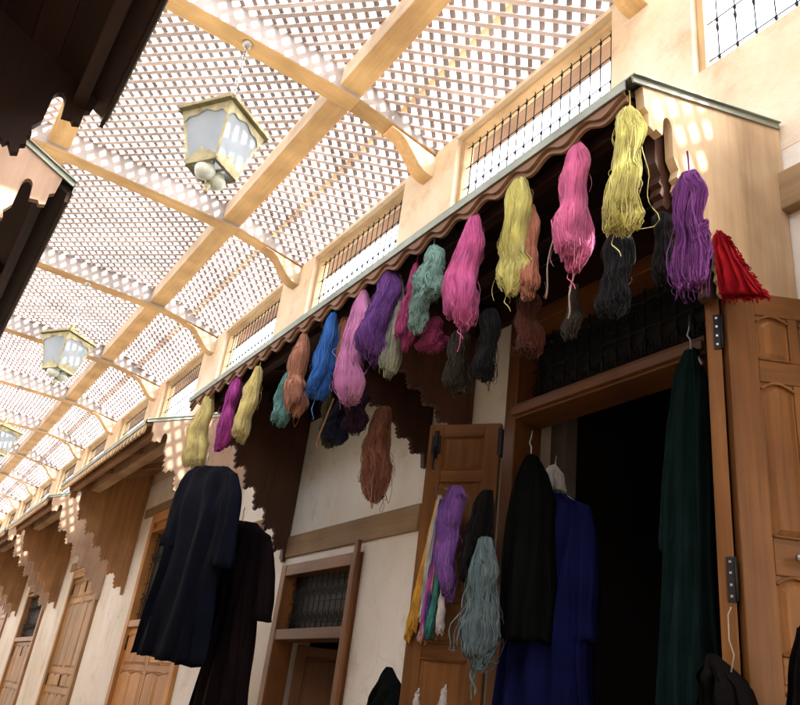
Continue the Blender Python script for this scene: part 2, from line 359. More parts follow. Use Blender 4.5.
# ------------------------------------------------------------------ canopies
def board_profile(xe, xw, ze, slope, zend, top=-.016):
    """outline of a carved side board: (x, z); the eave at xe, the wall at xw"""
    sg = 1 if xw > xe else -1; L_ = abs(xw - xe)
    S_ = lambda s, h: (xe + sg * s, ze + h)
    p = [S_(.022, .022 * slope + top), S_(.026, -.03), S_(.034, -.036), S_(.034, -.060), S_(.044, -.064), S_(.048, -.057), S_(.062, -.060)]
    for a in np.linspace(0, math.pi, 9): p.append(S_(.0735 - .0095 * math.cos(a), -.040 + .018 * math.sin(a)))
    p += [S_(.084, -.085), S_(.090, -.096)]
    n = 6; s0, h0 = .090, -.096; s1, h1 = L_ - .012, zend - ze + .03
    for i in range(n):
        a0 = np.array((s0 + (s1 - s0) * i / n, h0 + (h1 - h0) * i / n)); dx = (s1 - s0) / n; dz = (h1 - h0) / n
        for fx, fz in ((.10, .12), (.0, .40), (.14, .48), (.04, .74), (.20, .82), (.16, 1.08), (.36, 1.16), (.56, .88), (.66, 1.0), (.86, .84), (.92, .94)):
            p.append(S_(a0[0] + dx * fx, a0[1] + dz * fz))
    p += [S_(s1, zend - ze), S_(L_ - .002, zend - ze), S_(L_ - .002, (L_ - .002) * slope + top)]
    return p
def canopy(name, label, xe, xw, ze, slope, y0, y1, boards, wood_roof, wood_board, style, zend, near_mat=None, group=None, xe2=None):
    sg = 1 if xw > xe else -1; L_ = abs(xw - xe)
    t = thing(name, label, 'canopy', (xw, (y0 + y1) / 2, zend), group)
    d = np.array((sg * 1.0, 0, slope)); d /= np.linalg.norm(d); nrm = np.array((-sg * slope, 0, 1.0)); nrm /= np.linalg.norm(nrm)
    Ls = L_ / abs(d[0]) - .004; n = 8; mb = MB()
    e0 = np.array((xe, 0, ze))
    for i in range(n):
        c = e0 + d * Ls * (i + .5) / n - nrm * .007
        mb.box((c[0], (y0 + y1) / 2, c[2]), (Ls / n - .0012, y1 - y0, .012), np.stack([d, (0, 1, 0), np.cross(d, (0, 1, 0))], 1))
    mb.build('roof', wood_roof, t, bevel=.002)
    ny = max(2, int((y1 - y0) / .42))
    for i in range(1, ny):
        y = y0 + (y1 - y0) * i / ny
        if any(abs(y - b) < .05 for b in boards): continue
        a = e0 + d * .03 - nrm * .0235; b = e0 + d * (Ls - .01) - nrm * .0235
        a[1] = b[1] = y; mb = MB(); mb.bar(a, b, .022, .02); mb.build('rib', wood_roof, t, bevel=.003)
    mb = MB()                                       # a stout rail along the eave and one along the wall
    mb.span((xe + sg * .036, y0 + .02, ze - .034), (xe + sg * .056, y1 - .02, ze - .010)); mb.build('eave_rail', wood_roof, t, bevel=.004)
    big = style == 'saw'; mb = MB(); c = e0 + d * (Ls * (.36 if big else .62)); w_ = .022 if big else .016; mb.span((c[0] - w_, y0 + .02, c[2] - (.066 if big else .055)), (c[0] + w_, y1 - .02, c[2] - .016)); mb.build('purlin', 'lintel' if big else wood_roof, t, bevel=.005)
    if style == 'wave':
        mb = MB(); mb.span((xw - .016 * sg, y0 + .014, ze + .002), (xw - .001 * sg, y1 - .02, ze + L_ * slope - .03)); mb.build('fascia', wood_roof, t)
    # valance
    mb = MB(); L2 = y1 - y0
    if style == 'wave':
        for (dx, amp, base, th) in ((0, .0078, -.020, .006), (.006, .0078, -.0285, .006)):
            wl = .078; ys = np.arange(y0, y1 + .001, wl / 18)
            poly = [(y, ze + base + amp * math.cos(2 * math.pi * (y - y0) / wl)) for y in ys]
            poly = [(y0, ze - .002)] + poly + [(ys[-1], ze - .002)]
            mb.prism(poly, lambda a, b, t_: (t_, a, b), xe + sg * dx, xe + sg * (dx + th) - sg * .0006)
        va = mb.build('valance', 'valance', t)
    elif style == 'plain':
        mb.span((xe, y0, ze - .030), (xe + sg * .006, y1, ze - .002)); va = mb.build('valance', wood_board, t)
    else:
        wl = .046; ys = np.arange(y0, y1 - wl, wl); poly = [(y0, ze - .002)]
        for y in ys: poly += [(y + wl * .06, ze - .014), (y + wl * .30, ze - .030), (y + wl * .5, ze - .036), (y + wl * .70, ze - .030), (y + wl * .94, ze - .014)]
        poly += [(ys[-1] + wl, ze - .002)]
        mb.prism(poly, lambda a, b, t_: (t_, a, b), xe, xe + sg * .008)
        va = mb.build('valance', 'beam_pale', t)
    mb = MB()                                       # sheet metal along the eave and both verges
    mb.span((xe - sg * .004, y0 - .006, ze - .010), (xe - sg * .0015, y1 + .006, ze + .006))
    q = e0 + d * Ls / 2 + nrm * .002; yv = y0 - (.0175 if near_mat else .0065); mb.box((q[0], yv, q[2]), (Ls, .003, .010), np.stack([d, (0, 1, 0), np.cross(d, (0, 1, 0))], 1))
    mb.box((q[0], y1 + .0065, q[2]), (Ls, .003, .016), np.stack([d, (0, 1, 0), np.cross(d, (0, 1, 0))], 1))
    q2 = q + nrm * .006; mb.box((q2[0], (yv + y1) / 2, q2[2]), (Ls, y1 - yv + .012, .002), np.stack([d, (0, 1, 0), np.cross(d, (0, 1, 0))], 1))
    mb.build('flashing', 'zinc', t)
    for i, b in enumerate(boards):
        mb = MB(); fr_ = i == 0 and near_mat
        ze_ = .56 if (style == 'wave' and 0 < i < len(boards) - 1) else zend
        pr = board_profile(xe, xw, ze, slope, ze_, -.002 if fr_ else -.016)
        if fr_: b = y0 - .0085
        mb.prism(pr, lambda a, c, t_: (a, t_, c), b - .007, b + .007, 1)
        ft = mb.build('side_board', near_mat if (i == 0 and near_mat) else wood_board, t)
    if near_mat and style == 'wave':
        mb = MB(); pr = board_profile(xe - sg * .014, xw, ze - .006, slope, zend)
        mb.prism(pr, lambda a, c, t_: (a, t_, c), y0 + .004, y0 + .022, 1); mb.build('inner_board', wood_board, t)
    return t
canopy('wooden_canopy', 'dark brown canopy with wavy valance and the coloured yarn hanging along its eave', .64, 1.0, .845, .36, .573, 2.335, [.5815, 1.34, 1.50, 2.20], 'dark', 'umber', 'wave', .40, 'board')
canopy('wooden_canopy', 'lighter brown canopy with toothed eave just beyond the dark yarn canopy', .605, 1.0, .845, .40, 2.69, 4.03, [2.75, 3.95], 'brown', 'brown', 'saw', .40, 'board2')
canopy('wooden_canopy', 'brown canopy with toothed eave, third along the right wall', .61, 1.0, .845, .40, 4.40, 5.56, [4.45, 5.46], 'brown', 'brown', 'saw', .40, 'board2')
canopy('wooden_canopy', 'brown canopy with toothed eave, fourth along the right wall', .61, 1.0, .845, .40, 5.78, 6.95, [5.83, 6.88], 'brown', 'brown', 'saw', .40, 'board2')
canopy('wooden_canopy', 'brown canopy at the far end of the right wall', .61, 1.0, .845, .40, 7.2, 9.4, [7.26, 9.3], 'brown', 'brown', 'saw', .40, 'board2')
canopy('wooden_canopy', 'unseen canopy added outside the right edge to shade the near side board', .64, 1.0, .845, .36, -1.2, .33, [-1.1, .27], 'dark', 'umber', 'wave', .40, 'board')  # out of view, added to keep sun off the lower near side board
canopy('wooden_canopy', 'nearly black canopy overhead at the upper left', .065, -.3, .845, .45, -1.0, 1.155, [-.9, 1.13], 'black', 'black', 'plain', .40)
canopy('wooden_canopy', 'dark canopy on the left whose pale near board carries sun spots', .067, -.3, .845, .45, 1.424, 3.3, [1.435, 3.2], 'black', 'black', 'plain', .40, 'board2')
# ------------------------------------------------------------------ doors
class Leaf:
    """a panelled door leaf: a along its width, n out of its face, z up"""
    def __init__(s, p0, p1, z0, z1, th=.016):
        s.p0 = np.array(p0, float); d = np.array(p1, float) - s.p0; s.w = np.linalg.norm(d); s.d = d / s.w; s.nv = np.array((s.d[1], -s.d[0])); s.z0, s.z1, s.th = z0, z1, th
    def P(s, a, n, z): q = s.p0 + s.d * a + s.nv * n; return (q[0], q[1], z)
    def rot(s): return np.array([[s.d[0], s.nv[0], 0], [s.d[1], s.nv[1], 0], [0, 0, 1]])
    def bx(s, mb, a0, a1, n0, n1, z0, z1): mb.box(s.P((a0 + a1) / 2, (n0 + n1) / 2, (z0 + z1) / 2), (a1 - a0, n1 - n0, z1 - z0), s.rot())
    def raised(s, mb, a0, a1, z0, z1, arch):
        # a raised field with sloping margins, its top drawn as a shallow arch
        e = .010; n0, n1 = s.th * .30, s.th * .52
        m = 9
        def loop(ins, n):
            t = np.linspace(0, 1, m); up = z1 - ins
            top = [(a1 - ins - (a1 - a0 - 2 * ins) * q, up - (.010 * (1 - math.sin(math.pi * q)) if arch else 0)) for q in t]
            return [(a0 + ins, z0 + ins), (a1 - ins, z0 + ins)] + top, n
        l0, l1 = loop(.003, n0), loop(e, n1)
        v = [s.P(a, n0, z) for a, z in l0[0]] + [s.P(a, n1, z) for a, z in l1[0]]; k = len(l0[0]); off = RNG.random(3) * 9
        g_ = [np.array((z, a, 0)) * D + off for a, z in l0[0] + l1[0]]
        f = [(i, (i + 1) % k, k + (i + 1) % k, k + i) for i in range(k)] + [tuple(range(k, 2 * k))]
        mb.add(v, f, g_)
        for (zz, sg) in ((z1 - .001, -1), (z0 + .001, 1)):     # carved bead above and below
            pts = [s.P(a0 + (a1 - a0) * q, s.th * .5, zz + (sg * .010 * (1 - math.sin(math.pi * q)) if (arch and sg < 0) else 0)) for q in np.linspace(0, 1, 11)]
            mb.tube(pts, .0019, 6)
    def build(s, parent, rows, stile=.03, mid=.016, mat='door', arch=True, mullion=None):
        fr, pn, th = MB(), MB(), s.th
        zs = []
        for z0, z1, nc in rows:
            zs.append((z0, z1))
        s.bx(fr, 0, stile, -th / 2, th / 2, s.z0, s.z1); s.bx(fr, s.w - stile, s.w, -th / 2, th / 2, s.z0, s.z1)
        edges = [s.z1] + [q for r in sorted(zs, reverse=True) for q in (r[1], r[0])] + [s.z0]
        for i in range(0, len(edges), 2): s.bx(fr, stile, s.w - stile, -th / 2 + .0006, th / 2 - .0006, edges[i + 1], edges[i])
        for z0, z1, nc in rows:
            wi = (s.w - 2 * stile - mid * (nc - 1)) / nc
            for c in range(nc):
                a0 = stile + c * (wi + mid); a1 = a0 + wi
                if c: s.bx(fr, a0 - mid, a0, -th / 2 + .0012, th / 2 - .0012, z0, z1)
                s.bx(pn, a0 - .0003, a1 + .0003, -th * .28, th * .28, z0 - .0003, z1 + .0003)
                s.raised(pn, a0, a1, z0, z1, arch)
        d = fr.build('door', mat, parent, bevel=.004)
        pn.build('panels', mat, d)
        return d
def frame_box(mb, y0, y1, z0, z1, w, x0=.99, x1=1.06, bottom=False):
    mb.span((x0, y0, z0), (x1, y0 + w, z1)); mb.span((x0, y1 - w, z0), (x1, y1, z1)); mb.span((x0 + .001, y0 + w, z1 - w), (x1, y1 - w, z1))
# --- the big dark doorway
dw = thing('shop_doorway', 'big dark open shop doorway with folding wooden leaves, under the yarn canopy', 'doorway', (1.0, .94, GZ))
mb = MB(); frame_box(mb, .674, 1.203, GZ, .843, .034, .985, 1.06); mb.span((.980, .708, .598), (1.055, 1.169, .632)); mb.span((.972, .708, .604), (.9805, 1.169, .622))
mb.build('door_frame', 'frame', dw, bevel=.006)
mb = MB(); iron_grille(mb, 1.03, .71, 1.168, .634, .806, 13, [.66, .72, .78], .0022, True, True); mb.build('transom_grille', 'iron', dw)
mb = MB(); mb.span((1.040, .708, .632), (1.046, 1.169, .809)); mb.build('transom_pane', 'pane', dw)
A = np.array
ll = Leaf((.990, 1.216), (.902, 1.350), GZ + .02, .602)
ll.nv = -ll.nv
dl = ll.build(dw, [(.50, .575, 1), (.27, .475, 1), (.155, .235, 1), (-.12, .125, 1), (-.5, -.15, 1)], .034, arch=False)
mb = MB(); ll.bx(mb, ll.w - .024, ll.w - .016, .0085, .016, .525, .585); ll.bx(mb, ll.w - .030, ll.w - .010, .0085, .012, .535, .575); mb.tube([ll.P(ll.w - .02, .018, .55), ll.P(ll.w - .02, .018, .50), ll.P(ll.w - .024, .022, .497)], .0022); mb.build('bolt', 'iron', dl)
mb = MB()
for z in (.56, .2, -.2): ll.bx(mb, -.004, .004, -.006, .0105, z - .03, z + .03)
mb.build('hinge', 'iron', dl)
# the first right leaf folds out from the jamb, the second folds back in front of the wall
Fp = at(722, 291, Z=.60); Gp = at(800, 302, Z=.60); dG = (Gp - Fp)[:2]; dG /= np.linalg.norm(dG)
l2 = Leaf(Fp[:2], Fp[:2] + dG * .182, GZ + .02, .60, .017); l2.nv = np.array((dG[1], -dG[0]))
d2 = l2.build(dw, [(.497, .565, 2), (.26, .465, 2), (.125, .215, 2), (-.14, .095, 2), (-.5, -.17, 2)], .040, .014)
mb = MB(); l2.bx(mb, .086, .098, .0086, .0105, .19, .275); mb.tube([l2.P(.092, .010, .236), l2.P(.092, .020, .236), l2.P(.086, .024, .236), l2.P(.058, .025, .234)], .0042, 10); mb.build('handle', 'steel', d2)
p1 = Fp[:2] + np.array((-.009, .011)); l1 = Leaf(p1, (.985, .690), GZ + .02, .598, .019)
d1 = l1.build(dw, [(.497, .565, 1), (.26, .465, 1), (.125, .215, 1), (-.14, .095, 1), (-.5, -.17, 1)], .040)
mb = MB(); sc_ = MB()
for z in (.535, .205, -.2):
    l1.bx(mb, -.0022, .0002, .0005, .0085, z - .026, z + .026)
    for q in (-.02, -.007, .007, .02): sc_.box(l1.P(-.003, .0045, z + q), (.0022, .0028, .0028), l1.rot())
    c = (np.array(l1.P(-.002, .0105, z)) + 0)
    mb.tube([c + (0, 0, -.026), c + (0, 0, .026)], .002, 8)
mb.build('hinge', 'iron', d1); sc_.build('screws', 'steel', d1)
# --- the small shop beside it
s2 = thing('shop_doorway', 'narrow shop doorway with a black grille over it, right of the hanging robes', 'doorway', (1.0, 1.96, GZ))
mb = MB(); frame_box(mb, 1.742, 2.183, GZ, .386, .032, .986, 1.05); mb.span((.988, 1.774, .178), (1.048, 2.151, .206)); mb.span((.974, 1.728, GZ), (.9855, 1.746, .412)); mb.build('door_frame', 'frame', s2, bevel=.005)
mb = MB(); iron_grille(mb, 1.02, 1.776, 2.149, .207, .353, 12, [.225, .28, .335], .0013, False, True); mb.build('window_grille', 'dull_iron', s2)
mb = MB(); mb.span((1.03, 1.774, .206), (1.035, 2.151, .354)); mb.build('window_pane', 'pane', s2)
l3 = Leaf((1.06, 2.14), (1.25, 1.99), GZ, .175); l3.build(s2, [(-.05, .15, 1), (-.5, -.08, 1)], .03, mat='frame')
# --- the closed doors further along
def closed_door(y0, y1, zt, label, grille=None, rows=(), mat='door', fmat='door'):
    t = thing('shop_doorway', label, 'doorway', (1.0, (y0 + y1) / 2, GZ))
    mb = MB(); frame_box(mb, y0 + .002, y1 - .002, GZ, zt - .002, .045, .985, 1.05)
    top = zt - .047
    if grille: mb.span((.987, y0 + .047, grille[0] - .028), (1.048, y1 - .047, grille[0])); mb.span((.987, y0 + .047, grille[1]), (1.048, y1 - .047, grille[1] + .02)); top = grille[0] - .03
    mb.build('door_frame', fmat, t, bevel=.005)
    if grille:
        mb = MB(); iron_grille(mb, 1.015, y0 + .047, y1 - .047, grille[0], grille[1], 12, list(np.linspace(grille[0] + .03, grille[1] - .03, 6)), .0018, False, True); mb.build('window_grille', 'dull_iron', t)
        mb = MB(); mb.span((1.03, y0 + .047, grille[0]), (1.034, y1 - .047, grille[1])); mb.build('window_pane', 'pane', t)
        if grille[1] + .03 < zt - .05: mb = MB(); mb.span((1.0, y0 + .047, grille[1] + .022), (1.03, y1 - .047, zt - .049)); mb.build('head_panel', fmat, t)
    half = (y0 + y1) / 2
    for a, b in ((y1 - .047, half + .001), (half - .001, y0 + .047)):
        lf = Leaf((1.01, a), (1.01, b), GZ + .01, top); lf.nv = np.array((-1.0, 0)); dd = lf.build(t, rows, .022, .012, mat)
        mb = MB()
        for z in (top - .06, top - .55):
            lf.bx(mb, .002, .012, .008, .013, z - .03, z + .03)
        mb.build('hinge', 'iron', dd)
    return t
closed_door(2.93, 3.72, .752, 'orange wood door with a tall black grille over it, behind the navy robe', (.275, .66), [(.10, .22, 2), (-.32, .075, 2), (-.55, -.36, 2)], 'honey', 'honey')
closed_door(4.40, 5.14, .60, 'closed brown door of many tall panels under the third canopy', None, [(.44, .53, 2), (.07, .41, 2), (-.03, .04, 2), (-.3, -.06, 2)], 'tan', 'tan')
closed_door(5.80, 6.55, .60, 'small far dark door with grille, at the left edge', (.24, .52), [(-.05, .19, 2), (-.4, -.08, 2)], 'tan', 'brown')
closed_door(7.3, 8.1, .62, 'farthest brown door, under the farthest canopy', None, [(.44, .53, 2), (.07, .41, 2), (-.3, .04, 2)], 'brown', 'brown')
# ------------------------------------------------------------------ lanterns
def make_lantern():
    o = np.array((.362, 1.664, 1.125)); t = thing('hanging_lantern', 'x', 'lantern', o, 'lanterns hanging from the roof beams')
    zt, zb = .222, .070; wt, wb = .073, .044          # half widths at the rim and at the foot
    rz = math.radians(33)
    cs, sn = math.cos(rz), math.sin(rz)
    def Q(x, y, z): return o + np.array((x * cs - y * sn, x * sn + y * cs, z))
    corner = [(-1, -1), (1, -1), (1, 1), (-1, 1)]
    fr = MB()
    for i in range(4):
        a, b = corner[i], corner[(i + 1) % 4]
        fr.bar(Q(a[0] * wt, a[1] * wt, zt), Q(a[0] * wb, a[1] * wb, zb), .006, .006)
        fr.bar(Q(a[0] * wb, a[1] * wb, zb), Q(b[0] * wb, b[1] * wb, zb), .009, .009)
        fr.bar(Q(a[0] * wt * 1.1, a[1] * wt * 1.1, zt + .004), Q(b[0] * wt * 1.1, b[1] * wt * 1.1, zt + .004), .016, .010)
        # scalloped fretwork along the rim and a pointed one at the foot
        def edge(w, s, h, pts):
            A_ = np.array(a) * w; B_ = np.array(b) * w
            return pts
        for (z0, sgn, n, amp) in ((zt - .002, -1, 1, .028), (zb + .003, 1, 1, .030)):
            poly = []
            for q in np.linspace(0, 1, 25):
                if sgn < 0: dpt = .010 + amp * abs(q - .5) * 2 * (.75 + .25 * math.cos(q * 6 * math.pi))
                else: dpt = .006 + amp * (1 - abs(q - .5) * 2) * (.8 + .2 * math.cos(q * 8 * math.pi))
                poly.append((q, dpt))
            vv = []; 
            for q, dp in [(0, 0)] + poly + [(1, 0)]:
                z = z0 + sgn * dp; w = wb + (wt - wb) * (z - zb) / (zt - zb) + .0035
                p = np.array(a) * (1 - q) + np.array(b) * q
                vv.append(Q(p[0] * w, p[1] * w, z))
            m_ = len(vv); inner = [v - 0.0018 * (A(v) - o) / np.linalg.norm(A(v) - o) for v in vv]
            # strip of quads from the straight edge to the cut edge
            base = [];
            for q, dp in poly:
                w = wb + (wt - wb) * (z0 - zb) / (zt - zb) + .0035; p = np.array(a) * (1 - q) + np.array(b) * q
                base.append(Q(p[0] * w, p[1] * w, z0))
            cut = vv[1:-1]; k = len(cut)
            fr.add(base + cut, [(j, j + 1, k + j + 1, k + j) for j in range(k - 1)])
    fr.build('frame', 'brass', t)
    for i in range(4):
        a, b = corner[i], corner[(i + 1) % 4]; gl = MB()
        gl.add([Q(a[0] * wb, a[1] * wb, zb), Q(b[0] * wb, b[1] * wb, zb), Q(b[0] * wt, b[1] * wt, zt), Q(a[0] * wt, a[1] * wt, zt)], [(0, 1, 2, 3)])
        gl.build('glass_pane', 'glass', t)
    rp = MB()
    w = wt * 1.12; tw = .022
    rp.add([Q(c[0] * w, c[1] * w, zt + .010) for c in corner] + [Q(c[0] * tw, c[1] * tw, zt + .045) for c in corner], [(i, (i + 1) % 4, 4 + (i + 1) % 4, 4 + i) for i in range(4)] + [(7, 6, 5, 4)])
    rp.lathe(Q(0, 0, zt + .045), [(.02, 0), (.024, .006), (.012, .014), (.016, .024), (.006, .034), (.003, .045)], 14)
    rp.build('cap', 'brass', t)
    bs = MB()                                        # bulbs and finial below
    for x in (-.022, .022): bs.lathe(Q(x, 0, zb - .012), [(.006, .03), (.020, .018), (.027, 0), (.022, -.016), (.008, -.024), (.001, -.026)], 16)
    bs.build('bulb', 'bulb', t)
    fn = MB(); fn.bar(Q(-wb, 0, zb), Q(wb, 0, zb), .006, .004); fn.bar(Q(0, -wb, zb - .001), Q(0, wb, zb - .001), .006, .004)
    fn.lathe(Q(0, 0, zb - .055), [(.001, -.012), (.007, -.006), (.004, .002), (.010, .010), (.006, .018), (.003, .03), (.003, .055)], 12)
    fn.build('finial', 'brass', t)
    ch = MB(); z = zt + .085; i = 0
    while z < ZB - o[2] - .004:
        th = np.linspace(0, 2 * math.pi, 11)
        e = (math.pi / 2) * (i % 2)
        ch.tube([Q(.0055 * math.cos(q) * math.cos(e), .0055 * math.cos(q) * math.sin(e), z + .0095 * math.sin(q)) for q in th], .0016, 5, cap=False)
        z += .0155; i += 1
    ch.lathe(Q(0, 0, ZB - o[2] - .008), [(.004, -.01), (.012, -.004), (.016, .004), (.016, .0075)], 12)
    ch.build('chain', 'steel', t)
    return t
def dup(root, dloc):
    r = root.copy(); col.objects.link(r); r.location = root.location + Vector(dloc)
    for c in list(root.children):
        q = c.copy(); col.objects.link(q); q.parent = r
        for s in list(c.children):
            z = s.copy(); col.objects.link(z); z.parent = q
    return r
la = make_lantern(); la['label'] = 'brass lantern with white panes, nearest and largest, on a chain at the top'
for k, lbl in ((2, 'smaller brass lantern hanging at mid left in front of a sun-dotted beam'), (4, 'far small brass lantern cut by the left edge')):
    b = dup(la, (0, PER * k * D, 0)); b['label'] = lbl
# ------------------------------------------------------------------ yarn
def skein(top, bot, prof, X, mat, label, n=70, r=.00070, wave=.045, twist=.6, hook=True, tail=0, cat='yarn skein', group='skeins of dyed yarn hanging from the canopy', name='yarn_skein', Xb=None, messy=.0, seed=0):
    rg = np.random.default_rng(seed + int(top[0] * 7 + bot[1]))
    a = at(*top, X=X); b = at(*bot, X=X if Xb is None else Xb)
    px = np.linalg.norm(R[2] @ ((a + b) / 2)) / F     # u per photograph pixel at that depth
    ts = np.array([q[0] for q in prof]); ws = np.array([q[1] for q in prof]) / 2 * px * 1.12
    wid = lambda t: np.interp(t, ts, ws)
    n = int(n * 3.0); o = MB(); m = 20; L_ = np.linalg.norm(b - a)
    ph0 = rg.random() * 6.28
    cen = lambda t: a + (b - a) * t[:, None] + np.stack([.25 * ws.max() * np.sin(t * 4 + ph0), .18 * ws.max() * np.sin(t * 5.1 + ph0 * 2), 0 * t], 1) * np.minimum(t, .6)[:, None]
    pm = rg.random(6) * 6.28; am = rg.uniform(.7, 1.5, 3)
    def lob(an, t): return 1 + .13 * am[0] * np.sin(2 * an + 7 * t + pm[0]) + .09 * am[1] * np.sin(3 * an - 11 * t + pm[1]) + .08 * am[2] * np.sin(an + 17 * t + pm[2])
    nb = 3 if n > 130 else 2
    bun = [dict(ph=q * 2 * math.pi / nb + rg.random() * .8, end=1 - (0 if q == 0 else rg.uniform(.0, .13)), tw=rg.uniform(-1.6, 1.6), off=rg.uniform(.38, .52), rad=rg.uniform(.56, .72), pin=rg.uniform(.35, .75), pd=rg.uniform(0, .3), f=rg.uniform(2, 5)) for q in range(nb)]
    def place(B, an, rr, tt):
        t = tt * B['end']; w = wid(t) * (1 - B['pd'] * np.exp(-((tt - B['pin']) / .07) ** 2))
        grow = np.clip(t / .25, .25, 1)
        bx_ = B['ph'] + B['tw'] * t; oo = w * B['off'] * grow * (1 + .25 * np.sin(B['f'] * 3 * t + B['ph']))
        ww = w * (B['rad'] + (1 - grow) * .25) * lob(an, t)
        c = cen(t); c[:, 0] += .75 * oo * np.cos(bx_) + .75 * ww * rr * np.cos(an); c[:, 1] += oo * np.sin(bx_) + ww * rr * np.sin(an)
        return c
    for i in range(n):
        B = bun[i % nb]
        rho = rg.random() ** .28; th = rg.random() * 6.283; dth = rg.normal(0, .7)
        t0 = max(0, rg.normal(.01, .012)); t1 = 1 - abs(rg.normal(0, .022))
        tt = np.linspace(t0, t1, m); ph = rg.random(4) * 6.28; fr_ = rg.uniform(4, 12, 4)
        half = []
        for k, (an, rr) in enumerate(((th, rho), (th + dth, rho * rg.uniform(.75, 1)))):
            ang = an + twist * tt * (1 if k == 0 else .8) + .16 * np.sin(fr_[3] * tt + ph[0])
            w = wid(tt)
            p = place(B, ang, rr, tt)
            p[:, 0] += w * wave * np.sin(fr_[0] * tt * 3 + ph[0 + k]) * (.3 + tt); p[:, 1] += w * wave * np.sin(fr_[1] * tt * 3 + ph[2 + k]) * (.3 + tt); p[:, 2] += L_ * .006 * np.sin(fr_[2] * tt * 2 + ph[1])
            half.append(p)
        q = np.concatenate([half[0], (half[0][-1:] + half[1][-1:]) / 2 + np.array([[0, 0, -.006 * rg.random()]]), half[1][::-1]])
        if messy and rg.random() < messy * .5:
            d = rg.normal(0, 1, 3) * ws.max() * .35; f = np.sin(np.linspace(0, math.pi, len(q)))[:, None] ** 2; q = q + f * d
        o.tube(q, r * rg.uniform(.75, 1.25), 3, rnd=float(np.clip(rg.normal(.5, .22), 0, 1)), cap=False)
    # solid hearts so that nothing shows through
    tt = np.concatenate([np.linspace(.01, .93, 22), (.955, .972, .982)]); ss = np.concatenate([np.ones(22), (.85, .6, .2)])[:, None]; nt_ = 25; k = 18; th = np.arange(k) * 2 * math.pi / k
    for B in bun:
        cols = np.stack([place(B, a_ + twist * tt, np.full(nt_, .9) * ss[:, 0], tt) for a_ in th], 1)
        o.add(cols.reshape(-1, 3), [(i * k + j, i * k + (j + 1) % k, (i + 1) * k + (j + 1) % k, (i + 1) * k + j) for i in range(nt_ - 1) for j in range(k)] + [tuple(range(k)), tuple(range((nt_ - 1) * k, nt_ * k))], None, .22, True)
    for i in range(int(n * .07)):                     # loose fuzz and stray loops
        t = rg.random(); c0 = cen(np.array([t]))[0]; w0 = wid(t); an = rg.random() * 6.283; l = rg.uniform(.06, .22) * L_
        l = min(l, L_ * (1.02 - t) + .002)
        s = np.linspace(0, 1, 7)
        base = c0 + np.array((.75 * w0 * math.cos(an), w0 * math.sin(an), 0)) * .97
        out = np.array((math.cos(an), math.sin(an), 0)) * w0 * rg.uniform(.05, .28)
        o.tube(base + np.outer(np.sin(s * math.pi), out) + np.outer(s, (0, 0, -l)), r * .7, 3, cap=False)
    for j in range(tail):
        s = np.linspace(0, 1, 12); e = cen(np.array([.97]))[0]; l = L_ * rg.uniform(.14, .3)
        o.tube(e + np.stack([.003 * np.sin(s * 7 + j), .008 * np.sin(s * 5 + j * 2), -l * s], 1), r * 1.1, 4, cap=False)
    if hook:
        s = np.linspace(0, 1, 7); e = a.copy()
        o.tube(np.stack([e[0] + .002 * np.sin(s * 3), e[1] + 0 * s, e[2] - .012 + s * .046], 1), .0014, 4, rnd=.2, cap=False)
    ob = o.build(name, mat, None, b)
    return tag(ob, label, cat, group)
Y = {k: yarn('yarn_' + k, *v) for k, v in dict(
    lime=((.70, .66, .20), .2, (.86, .83, .48)), straw=((.70, .60, .24), .2, (.85, .77, .46)), magenta=((.46, .07, .36), .3), peach=((.46, .20, .13), .3, (.62, .36, .26)), teal=((.16, .36, .36), .3, (.3, .55, .52)),
    blue=((.035, .15, .50), .3, (.09, .27, .68)), lilac=((.58, .22, .46), .25, (.74, .42, .62)), purple=((.13, .045, .23), .35, (.26, .12, .39)), sage=((.33, .36, .26), .3, (.52, .54, .42)),
    crimson=((.36, .05, .16), .3), aqua=((.25, .45, .40), .3, (.42, .62, .56)), pink=((.66, .13, .36), .25, (.78, .27, .52)), hotpink=((.74, .17, .37), .22, (.84, .33, .52)), salmon=((.50, .20, .12), .3, (.66, .34, .24)),
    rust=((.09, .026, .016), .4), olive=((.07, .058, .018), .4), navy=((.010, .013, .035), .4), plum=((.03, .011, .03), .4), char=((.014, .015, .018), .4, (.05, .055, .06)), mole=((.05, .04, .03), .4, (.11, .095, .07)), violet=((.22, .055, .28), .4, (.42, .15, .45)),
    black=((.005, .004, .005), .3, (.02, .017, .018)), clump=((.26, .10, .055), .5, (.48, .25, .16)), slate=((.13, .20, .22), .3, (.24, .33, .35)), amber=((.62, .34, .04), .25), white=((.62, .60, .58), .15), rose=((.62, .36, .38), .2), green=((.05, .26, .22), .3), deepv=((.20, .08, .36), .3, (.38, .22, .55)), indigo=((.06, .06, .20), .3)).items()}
PA = lambda w: [(0, w * .32), (.08, w * .55), (.3, w * .8), (.65, w), (.88, w * 1.0), (1, w * .72)]      # widening
PB = lambda w: [(0, w * .5), (.06, w * .85), (.2, w * .95), (.45, w * .85), (.6, w * .95), (.8, w * 1.08), (.93, w * 1.0), (1, w * .65)]  # waisted
PC = lambda w: [(0, w * .3), (.1, w * .6), (.28, w * .85), (.40, w * .78), (.55, w * .95), (.78, w), (.92, w * .85), (1, w * .45)]
